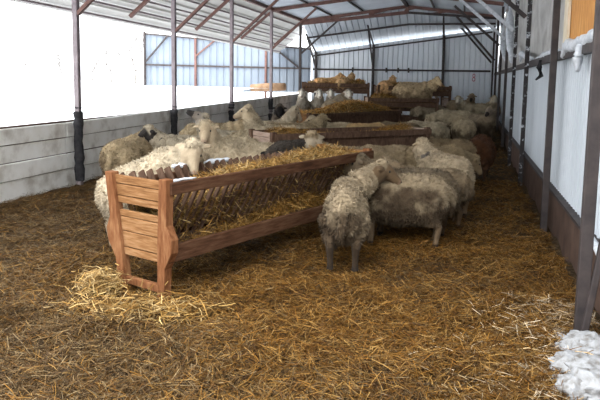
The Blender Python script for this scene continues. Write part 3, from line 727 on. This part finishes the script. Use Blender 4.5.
def sheep_mesh(name, neck=35, nyaw=0, head=-30, hyaw=0, nlen=.27, face='cream', lie=False, vox=.0125, seed=0, stain=None, marks=(), fat=1.0,
               wool=WOOL, step=0, grime_shade=.8, rear=0, dens=7000, gh=.55, blaze=False):
    """one continuous sheep: trunk, neck, head, ears, legs and tail. neck/head pitch and yaw in degrees"""
    bm = bmesh.new(); dz = -.24 if lie else 0; up = (0, 0, 1)
    RR = Matrix.Translation((-.34, 0, .40)) @ Matrix.Rotation(-rad(rear), 4, 'Y') @ Matrix.Translation((.34, 0, -.40))
    S = lambda x, z, w, h: ((x, 0, z + dz), (1, 0, 0), up, w * fat, h)
    ring_loft(bm, [S(-.50, .50, .03, .04), S(-.485, .50, .12, .15), S(-.44, .495, .185, .215), S(-.36, .485, .222, .25), S(-.22, .475, .242, .265), S(0, .465, .25, .268),
                   S(.16, .475, .235, .268), S(.27, .50, .205, .255), S(.36, .53, .15, .205), S(.42, .555, .07, .115)], 20)
    if rear: bmesh.ops.transform(bm, matrix=RR, verts=bm.verts)
    ny, npi = rad(nyaw), rad(neck)
    nd = Vector((math.cos(npi) * math.cos(ny), math.cos(npi) * math.sin(ny), math.sin(npi)))
    n0 = RR @ Vector((.23, 0, .58 + dz)); n1 = n0 + Vector((.10, 0, .02 * (1 if neck > 0 else -1))); n2 = n1 + nd * nlen * .55; n3 = n1 + nd * nlen
    limb(bm, [n0, n1, (n1 + n2) / 2, n2, n3], [.19, .175, .155, .13, .100], 14)
    hy, hp = rad(nyaw + hyaw), rad(head)
    hd = Vector((math.cos(hp) * math.cos(hy), math.cos(hp) * math.sin(hy), math.sin(hp)))
    side = Vector((-math.sin(hy), math.cos(hy), 0)); hu = hd.cross(side) * -1
    if hu.z < 0 and abs(hp) < 1.2: hu = -hu
    hu = side.cross(hd) * -1; hu = hd.cross(side)
    HL = .26; h0 = n3 + Vector((0, 0, .015)) - hd * .02
    P = lambda t, o=0: h0 + hd * HL * t + hu * o
    ring_loft(bm, [(P(-.18), hd, hu, .055, .06), (P(-.05), hd, hu, .078, .085), (P(.15), hd, hu, .080, .088), (P(.38, .0), hd, hu, .070, .078), (P(.60, -.004), hd, hu, .050, .060),
                   (P(.80, -.008), hd, hu, .042, .048), (P(.95, -.012), hd, hu, .038, .040), (P(1.02, -.014), hd, hu, .022, .024)], 14)
    sph(bm, P(-.02, .05), .068, (1.05, 1, .8), None)               # woolly topknot
    for sg in (1, -1):
        e0 = P(.03, .035) + side * sg * .055; ed = (side * sg * .9 - hd * .12 - hu * .38).normalized()
        q = Matrix((ed, hd.cross(ed).normalized(), ed.cross(hd.cross(ed)).normalized())).transposed()
        rot = Matrix((ed, (hd - ed * hd.dot(ed)).normalized(), ed.cross((hd - ed * hd.dot(ed)).normalized()))).transposed()
        sph(bm, e0 + ed * .055, .062, (1.15, .50, .24), rot)
    legs = []
    if not lie:
        for sg in (1, -1):
            st = step * sg
            pts = [(.27, .10 * sg, .45), (.28 + st * .3, .105 * sg, .33), (.285 + st * .7, .105 * sg, .22), (.278 + st, .105 * sg, .09), (.285 + st, .105 * sg, .055), (.295 + st, .105 * sg, .0)]
            pts = [RR @ Vector(p) for p in pts]
            limb(bm, pts, [.10, .066, .040, .028, .030, .034]); legs.append(pts)
            st = -step * sg
            pts = [(-.32, .11 * sg, .47), (-.27 + st * .3, .125 * sg, .36), (-.34 + st * .6, .12 * sg, .275), (-.405 + st * .8, .115 * sg, .215), (-.385 + st, .112 * sg, .09), (-.38 + st, .112 * sg, .055), (-.365 + st, .112 * sg, .0)]
            limb(bm, pts, [.125, .098, .062, .040, .028, .030, .034]); legs.append(pts)
    else:
        for sg in (1, -1):
            pts = [(.26, .13 * sg, .20), (.36, .16 * sg, .07), (.22, .17 * sg, .04), (.14, .17 * sg, .035)]; limb(bm, pts, [.09, .05, .036, .03]); legs.append(pts)
            pts = [(-.30, .16 * sg, .20), (-.12, .22 * sg, .09), (-.34, .23 * sg, .045), (-.18, .235 * sg, .035)]; limb(bm, pts, [.12, .075, .04, .03]); legs.append(pts)
    limb(bm, [RR @ Vector(p) for p in ((-.48, 0, .60 + dz), (-.525, 0, .53 + dz), (-.535, .01, .42 + dz), (-.52, .012, .33 + dz if not lie else .10))], [.05, .052, .045, .025], 8)
    bmesh.ops.recalc_face_normals(bm, faces=bm.faces)
    me = bpy.data.meshes.new('tmp'); bm.to_mesh(me); bm.free()
    o = bpy.data.objects.new('tmp', me); COL.objects.link(o)
    r = o.modifiers.new('r', 'REMESH'); r.mode = 'VOXEL'; r.voxel_size = vox
    s_ = o.modifiers.new('s', 'SMOOTH'); s_.factor = .5; s_.iterations = 4
    dg = bpy.context.evaluated_depsgraph_get(); out = bpy.data.meshes.new_from_object(o.evaluated_get(dg)); out.name = name
    bpy.data.objects.remove(o); bpy.data.meshes.remove(me)
    # wool relief and colours
    nv = len(out.vertices); C = np.ones((nv, 4), np.float32); Wm = np.zeros(nv, np.float32); co = np.zeros((nv, 3), np.float32)
    fc, lc = (Vector(c) for c in FACES[face]); nrm = [v.normal.copy() for v in out.vertices]
    sv = Vector((seed * 3.1, seed * 1.7, seed * .9))
    def segd(p, a, b):
        a, b = Vector(a), Vector(b); ab = b - a; t = max(0, min(1, (p - a).dot(ab) / max(1e-9, ab.dot(ab)))); return (p - a - ab * t).length
    for i, v in enumerate(out.vertices):
        p = v.co.copy(); q = p - h0; t = q.dot(hd) / HL; hr = (q - hd * q.dot(hd)).length
        fm = smooth((t - .10) / .14) if hr < .115 and t < 1.25 else 0
        lat = abs(q.dot(side)); ear = -.25 < t < .35 and .078 < lat < .21 and abs(q.dot(hu)) < .14 and (p - n2).length > .13
        if ear: fm = max(fm, smooth((lat - .078) / .02))
        lm = 0
        if not lie: lm = smooth((.27 - p.z) / .07) if p.z < .28 and min(segd(p, a, b) for l in legs for a, b in zip(l[2:], l[3:])) < .075 else 0
        else: lm = smooth((.075 - p.z) / .03) if abs(p.y) > .12 else 0
        wm = max(0, 1 - fm - lm)
        n1_ = noise.noise(p * 17 + sv); n2_ = noise.noise(p * 38 + sv); n3_ = noise.noise(p * 6 + sv)
        if wm > .05: v.co = p + nrm[i] * (.012 * n1_ + .008 * n2_ + .012 * n3_) * wm
        c = wool * (1 + .26 * n3_ + .18 * n1_ + .12 * n2_)
        # grubby patches on belly, flanks and rump, plus shade painted darker towards the legs
        d_ = noise.fractal(p * 5 + sv * 2, 1, 2, 3); g = smooth((gh + dz + .24 * d_ - p.z) / .22) * grime_shade
        if stain: 
            dd = ((p.x - stain[0]) ** 2 + ((p.y - stain[1]) * .8) ** 2 + ((p.z - stain[2]) * .7) ** 2) ** .5; g = max(g, smooth((stain[3] * (1 + .5 * d_) - dd) / .08) * .85)
        c = c.lerp(DIRT_SHADE, min(.9, g))
        for mx, my, mz, mr, mc in marks:
            dd = ((p.x - mx) ** 2 + (p.y - my) ** 2 + (p.z - mz) ** 2) ** .5
            c = c.lerp(Vector(mc), smooth((mr * (1 + .6 * n1_) - dd) / .02) * .8)
        f_ = fc * (1 + .10 * n3_)
        if t > .9 and hr < .06 and face not in ('black', 'brown'): f_ = f_.lerp(Vector((.32, .22, .19)), .6)
        if blaze and t > .25 and abs(q.dot(side)) < .022 and q.dot(hu) > .0: f_ = Vector((4, 4, 3.8))
        if face == 'dusky' and t > .62: f_ = Vector((.05, .045, .045))
        lcol = lc if p.z > .045 else Vector((.06, .05, .045))
        c = c * wm + f_ * fm * (1 if wm + fm + lm <= 1.001 else 1 / (wm + fm + lm)) + lcol * lm * (1 if fm == 0 else 0)
        C[i, :3] = (max(0, c.x), max(0, c.y), max(0, c.z)); Wm[i] = wm
    at = out.color_attributes.new('Col', 'FLOAT_COLOR', 'POINT'); at.data.foreach_set('color', C.ravel())
    aw = out.attributes.new('wool', 'FLOAT', 'POINT'); aw.data.foreach_set('value', Wm)
    FLEECE[name] = fleece(name, out, Wm, C, seed, dens)
    # eyes and nostrils set into the same mesh
    out.materials.clear(); out.materials.append(M['sheep']); out.materials.append(M['eye'])
    bm = bmesh.new(); bm.from_mesh(out); nf = len(bm.faces)
    for sg in (1, -1):
        sph(bm, P(.36, .028) + side * sg * .058, .0145, (1, 1, 1)); sph(bm, P(1.0, .004) + side * sg * .016, .0075)
    bm.faces.ensure_lookup_table()
    for f in bm.faces: f.smooth = True
    for f in bm.faces[nf:]: f.material_index = 1
    bm.to_mesh(out); bm.free()
    return out
def put_sheep(me, x, y, heading, lab, sc=1.0, tint=(1, 1, 1), z=None, group=None):
    o = bpy.data.objects.new('sheep', me); COL.objects.link(o)
    sc *= SHEEP; o.location = (x, y, (fz(x, y) - .005) if z is None else z); o.rotation_euler.z = rad(heading); o.scale = (sc, sc, sc); o.color = (tint[0] * TONE[0], tint[1] * TONE[1], tint[2] * TONE[2], 1)
    f = bpy.data.objects.new('fleece', FLEECE[me.name]); COL.objects.link(f); f.parent = o; f.color = o.color; f['kind'] = 'stuff'
    tag(o, lab, 'sheep', group or 'flock of sheep in the barn'); return o
def at_back(px, py, heading, me, lab, sc=1.0, tint=(1, 1, 1), dz=0, off=0.0):
    x, y = spot(px, py, .745 * sc * SHEEP + dz); a = rad(heading)
    return put_sheep(me, x + off * math.cos(a), y + off * math.sin(a), heading, lab, sc, tint, None if not dz else fz(x, y) + dz)

# shared coats
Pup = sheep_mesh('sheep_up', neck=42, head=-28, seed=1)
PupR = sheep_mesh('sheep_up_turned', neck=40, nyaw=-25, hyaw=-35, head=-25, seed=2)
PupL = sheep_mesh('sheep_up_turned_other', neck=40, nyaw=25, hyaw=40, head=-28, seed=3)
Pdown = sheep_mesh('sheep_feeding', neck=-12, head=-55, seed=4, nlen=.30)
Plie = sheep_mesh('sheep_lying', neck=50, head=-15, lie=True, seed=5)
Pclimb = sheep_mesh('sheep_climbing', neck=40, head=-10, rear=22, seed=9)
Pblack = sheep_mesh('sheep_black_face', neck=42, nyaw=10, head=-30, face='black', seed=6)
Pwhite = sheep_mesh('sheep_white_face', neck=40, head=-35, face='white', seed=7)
GREY = (.88, .88, .90); WARM = (1.02, .92, .78); DULL = (.66, .63, .60); LIGHT = (1.18, 1.18, 1.18); DARK = (.22, .19, .17); OCHRE = (1.0, .80, .55)

# group by the front feeder, wall side
m = sheep_mesh('sheep_rear', neck=27, nyaw=-56, hyaw=-30, head=-34, nlen=.42, vox=.011, seed=11, stain=(-.5, 0, .42, .17), fat=.78, grime_shade=.95, gh=.58, face='tan')
A1 = put_sheep(m, .40, 5.30, 82, 'sheep seen from behind at the feeder end, brown stained rump, head turned aside', 1.0, (.92, .88, .80))
m = sheep_mesh('sheep_profile', neck=-5, head=-50, vox=.011, seed=12, stain=(-.05, .2, .36, .22), grime_shade=.95, gh=.62)
put_sheep(m, .93, 5.85, 172, 'sheep standing sideways next to the brown-rumped one, belly dark with grime and painted shade', 1.0, (.86, .82, .74))
put_sheep(Pup, 1.06, 6.22, 176, 'sheep mostly hidden behind the sideways one, only its dark rump showing', 1.0, (.45, .42, .38))
m = sheep_mesh('sheep_marked', neck=40, head=-25, vox=.011, seed=13, marks=((.20, .13, .68, .06, (.05, .05, .065)),), grime_shade=.3)
put_sheep(m, 1.66, 7.40, 108, 'plump pale sheep with a blue-black mark on its shoulder, facing away', 1.04, (1.38, 1.35, 1.28))
put_sheep(PupL, 1.34, 6.62, 176, 'sheep peering over the end of the big feeder, beside the blue-marked sheep', .93, (.72, .66, .58))
# between the first and second feeders
put_sheep(sheep_mesh('sheep_pale_looking', neck=48, nyaw=28, hyaw=42, head=-58, nlen=.32, face='white', seed=33), .60, 7.72, 192, 'sheep behind the big feeder with pale face lowered over its hay', 1.08, (.95, .88, .76))
put_sheep(Pdown, 1.12, 8.42, 205, 'woolly sheep between big and second feeders, next to the pale-faced one', 1.0, (1.0, .93, .80))
put_sheep(Pdown, 1.80, 8.45, 12, 'sheep at the wall-side end of the gap between first two feeders', 1.0, (.92, .84, .68))
at_back(444, 138, 165, PupL, 'sheep behind the blue-marked one, beside the brown sheep', 1.0, (.70, .62, .50))
m = sheep_mesh('sheep_brown', neck=-8, head=-50, face='brown', seed=14, wool=Vector((.125, .055, .026)), grime_shade=.3)
at_back(481, 136, 70, m, 'dark russet brown sheep standing by the metal wall, seen from behind', 1.02)
TONE = (1.4, 1.37, 1.30)
Pfar = sheep_mesh('sheep_far', neck=55, nlen=.30, head=-30, face='white', seed=41)
PfarL = sheep_mesh('sheep_far_turned', neck=52, nyaw=25, hyaw=35, head=-32, nlen=.32, face='white', seed=42)
PfarR = sheep_mesh('sheep_far_other', neck=52, nyaw=-25, hyaw=-35, head=-30, nlen=.32, face='dusky', seed=43)
sheep_far = [
 (425, 121, 165, Pdown, 'pale sheep at the wall-side end of the second feeder', 1, (.80, .78, .72)),
 (463, 118, 92, Pdown, 'round sheep seen squarely from behind, farther than the brown one', 1, (.78, .74, .66)),
 (453, 110, 170, Pdown, 'broad-backed sheep just beyond the round one seen from behind', 1, (.78, .75, .68)),
 (482, 114, -75, PfarR, 'sheep facing the camera by the metal wall, beyond the brown one', 1, (.50, .46, .42)),
 (474, 103, 185, PfarL, 'sheep in the crowded corner with pale back, near the metal wall', 1, (.72, .70, .64)),
 (492, 102, -100, Pfar, 'sheep with raised head closest to the back corner of the metal wall', 1, (.62, .58, .52)),
 (461, 100, -55, PfarR, 'brownish-faced sheep looking over the crowd in the corner', 1, (.55, .48, .40)),
 (428, 104, 20, Pdown, 'grey sheep below the one climbing in the back feeder', 1, (.58, .55, .50)),
 (446, 97, 200, PfarL, 'sheep in the crowd under the climbing one, pale back', 1, (.66, .62, .56)),
 (337, 101, 40, Pclimb, 'grey sheep stretching up towards the high hay heap', 1, (.78, .74, .70)),
 (372, 92, -125, PfarR, 'brown-faced sheep looking out from behind the high hay heap', 1, (.62, .52, .42)),
 (344, 88, 170, Pdown, 'grey-backed sheep behind the high hay heap', 1, (.80, .78, .74)),
 (398, 122, 178, Pdown, 'dark dusty sheep between second and third feeders, wall side', 1, (.45, .40, .34)),
 (367, 123, 10, Pdown, 'straw-coloured sheep between second and third feeders, in the middle', 1, (.95, .78, .52)),
 (335, 122, 186, Pup, 'grey-headed sheep between second and third feeders, pale back', 1, (.82, .78, .70)),
]
for px, py, hd_, me_s, lab, sc, tint in sheep_far: at_back(px, py, hd_, me_s, lab, sc, tint)
# row of white faces before the back feeder
m = sheep_mesh('sheep_pale_face', neck=70, nlen=.37, head=-35, face='white', seed=31, wool=Vector((.27, .245, .21)))
for k, (x, hdg) in enumerate(((.08, -97), (.46, -84), (.83, -92), (1.21, -78))):
    put_sheep(m, x, 17.95, hdg, ['white-faced sheep at the board-wall end of the row facing the camera', 'second white-faced sheep from the board wall in the facing row',
            'third white-faced sheep from the board wall in the facing row', 'white-faced sheep closest to the hay heap in the facing row'][k], 1.02, (1.15, 1.15, 1.15))
# feeders at the back and the sheep on them
def far(loc, rz, L, lab, H=.95): 
    return feeder('hay_feeder', loc, rz, L, lab, (M['wood_old'], M['wood_slat'], M['wood_slat'], M['wood_slat']), slats=False, Wt=.8, Wb=.66, H=H, thin=True)
fa_ = on(.05, 19.2); far(fa_, rad(-6), 1.95, 'back feeder closest to the board wall, two sheep resting on its straw', 1.10)
hay('feeder_hay', fa_, rad(-6), 1.95, .8, lambda u: 1.10 + .07 * math.sin(u * 6.3 * 1.6 - .9), 2000, 'straw heaped on the back feeder closest to the board wall', width=.012, pal=np.concatenate([PAL_PALE, PAL_GOLD * 1.5]), base_z=.85)
fb_ = on(2.25, 18.6); far(fb_, rad(4), 2.1, 'back feeder in the middle, before the ribbed back wall', 1.05)
hay('feeder_hay', fb_, rad(4), 2.1, .8, lambda u: 1.05 + .05 * math.sin(u * 7), 2000, 'straw lying on the middle back feeder', width=.012, pal=np.concatenate([PAL_PALE, PAL_GOLD * 1.5]), base_z=.85)
fd_ = on(1.75, 16.4); far(fd_, rad(2), 1.75, 'low feeder beyond the high hay heap, sheep climbing in it', .86)
hay('feeder_hay', fd_, rad(2), 1.75, .8, lambda u: .86 + .05 * math.sin(u * 9), 1800, 'trodden hay in the low feeder beyond the heap', width=.010, pal=PAL_HAY, base_z=.6)
put_sheep(Plie, .80, 19.55, 20, 'straw-covered sheep lying on the back feeder nearest the board wall', .95, (1.5, 1.15, .75), fa_[2] + .82)
put_sheep(Plie, 1.35, 19.45, 60, 'sheep lying on the back feeder with dark head up, in profile', .95, (1.25, .98, .68), fa_[2] + .84)
put_sheep(Plie, 2.55, 18.98, 62, 'sheep resting on the middle back feeder with head up', 1.0, (1.35, 1.02, .70), fb_[2] + .74)
put_sheep(PupR, 2.98, 16.72, -8, 'large grey-brown sheep climbing high in the low feeder', 1.15, (1.0, .90, .74), fd_[2] + .50)
# herd along the board wall
TONE = (1.08, 1.09, 1.10); SHEEP = 1.0
m = sheep_mesh('sheep_leaning', neck=34, nyaw=-6, hyaw=-52, head=-66, nlen=.27, vox=.011, rear=24, seed=21, grime_shade=.35, marks=((.02, .02, .75, .05, (.12, .14, .2)),))
A6 = put_sheep(m, -1.26, 5.45, -20, 'cream sheep leaning its head over the plank end of the big feeder', .94, (1.05, 1.0, .90))
m = sheep_mesh('sheep_round', neck=35, nyaw=-15, head=-15, seed=22, grime_shade=.9, face='tan')
put_sheep(m, -2.22, 8.25, 80, 'round tan sheep with dark lower half, rump turned, by the board wall', .98, (1.0, .88, .68))
put_sheep(Pblack, -1.55, 8.75, 200, 'black-faced white sheep half hidden behind the leaning one', .98, (1.15, 1.12, 1.05))
m = sheep_mesh('sheep_looking', neck=62, nlen=.34, nyaw=40, hyaw=45, head=-40, seed=23, vox=.012)
put_sheep(m, -.68, 7.75, 184, 'cream sheep behind the big feeder with head turned to face the camera', 1.0, (1.08, 1.0, .86))
m = sheep_mesh('sheep_raised', neck=68, head=28, nlen=.34, face='dusky', seed=24, hyaw=10)
put_sheep(m, -1.05, 9.68, 186, 'sheep with dark muzzle raised skyward by the second board-wall post', .98, (1.1, 1.08, 1.02))
put_sheep(Pdown, -.98, 8.35, 8, 'cream sheep behind the one that faces the camera, only its back showing', 1.0, (1.05, .98, .84))
m = sheep_mesh('sheep_tall', neck=66, nlen=.36, head=-22, seed=25)
put_sheep(m, -.36, 10.3, 174, 'sheep with high head in profile before the board wall', 1.05, (1.12, 1.05, .92))
put_sheep(PupR, -1.40, 10.6, 8, 'sheep beside the high-headed one, head turned other way', 1.05, (1.0, .90, .72))
put_sheep(PupL, -.15, 10.8, 10, 'brown woolly sheep behind the plank end of the second feeder', 1.05, (.74, .65, .50))
put_sheep(Pdown, -.60, 9.30, 168, 'woolly sheep whose back rises above the second feeder end', 1.0, (1.0, .92, .76))
put_sheep(Pdown, -.35, 11.38, 195, 'sheep with buff back behind the second feeder end', 1.0, (1.1, 1.02, .88))
m = sheep_mesh('sheep_black_head', neck=62, nlen=.34, head=-35, nyaw=5, hyaw=10, face='black', seed=26)
put_sheep(m, -.42, 13.25, 268, 'sheep with black woolly head in front of the board wall', 1.0, (.30, .27, .26))
put_sheep(m2 := sheep_mesh('sheep_drooping', neck=60, nlen=.36, head=-52, face='cream', seed=27), -.62, 12.0, 12, 'cream-headed sheep bending over the third feeder end', 1.0, (1.05, 1.0, .92))
m = sheep_mesh('sheep_dark_feeding', neck=5, head=-60, face='black', seed=28, blaze=True)
put_sheep(m, -.10, 7.62, 252, 'black sheep with white blaze eating below the second feeder rim', 1.04, (.13, .12, .12))
# ------------------------------------------------------------------ light
w = bpy.data.worlds.new('overcast'); SC.world = w; w.use_nodes = True
bg = w.node_tree.nodes['Background']; wn = w.node_tree.nodes; wl = w.node_tree.links
tc = wn.new('ShaderNodeTexCoord'); sx = wn.new('ShaderNodeSeparateXYZ'); wl.new(tc.outputs['Generated'], sx.inputs[0])
mr = wn.new('ShaderNodeMapRange'); wl.new(sx.outputs['Z'], mr.inputs[0])                 # overcast sky, three times brighter overhead
mr.inputs[1].default_value = 0; mr.inputs[2].default_value = 1; mr.inputs[3].default_value = 3.1; mr.inputs[4].default_value = 9.0
wl.new(mr.outputs[0], bg.inputs[1]); bg.inputs[0].default_value = (.95, .975, 1.0, 1)
vs = SC.view_settings; vs.view_transform = 'Standard'; vs.look = 'None'; vs.exposure = 0; vs.gamma = 1; vs.use_curve_mapping = False
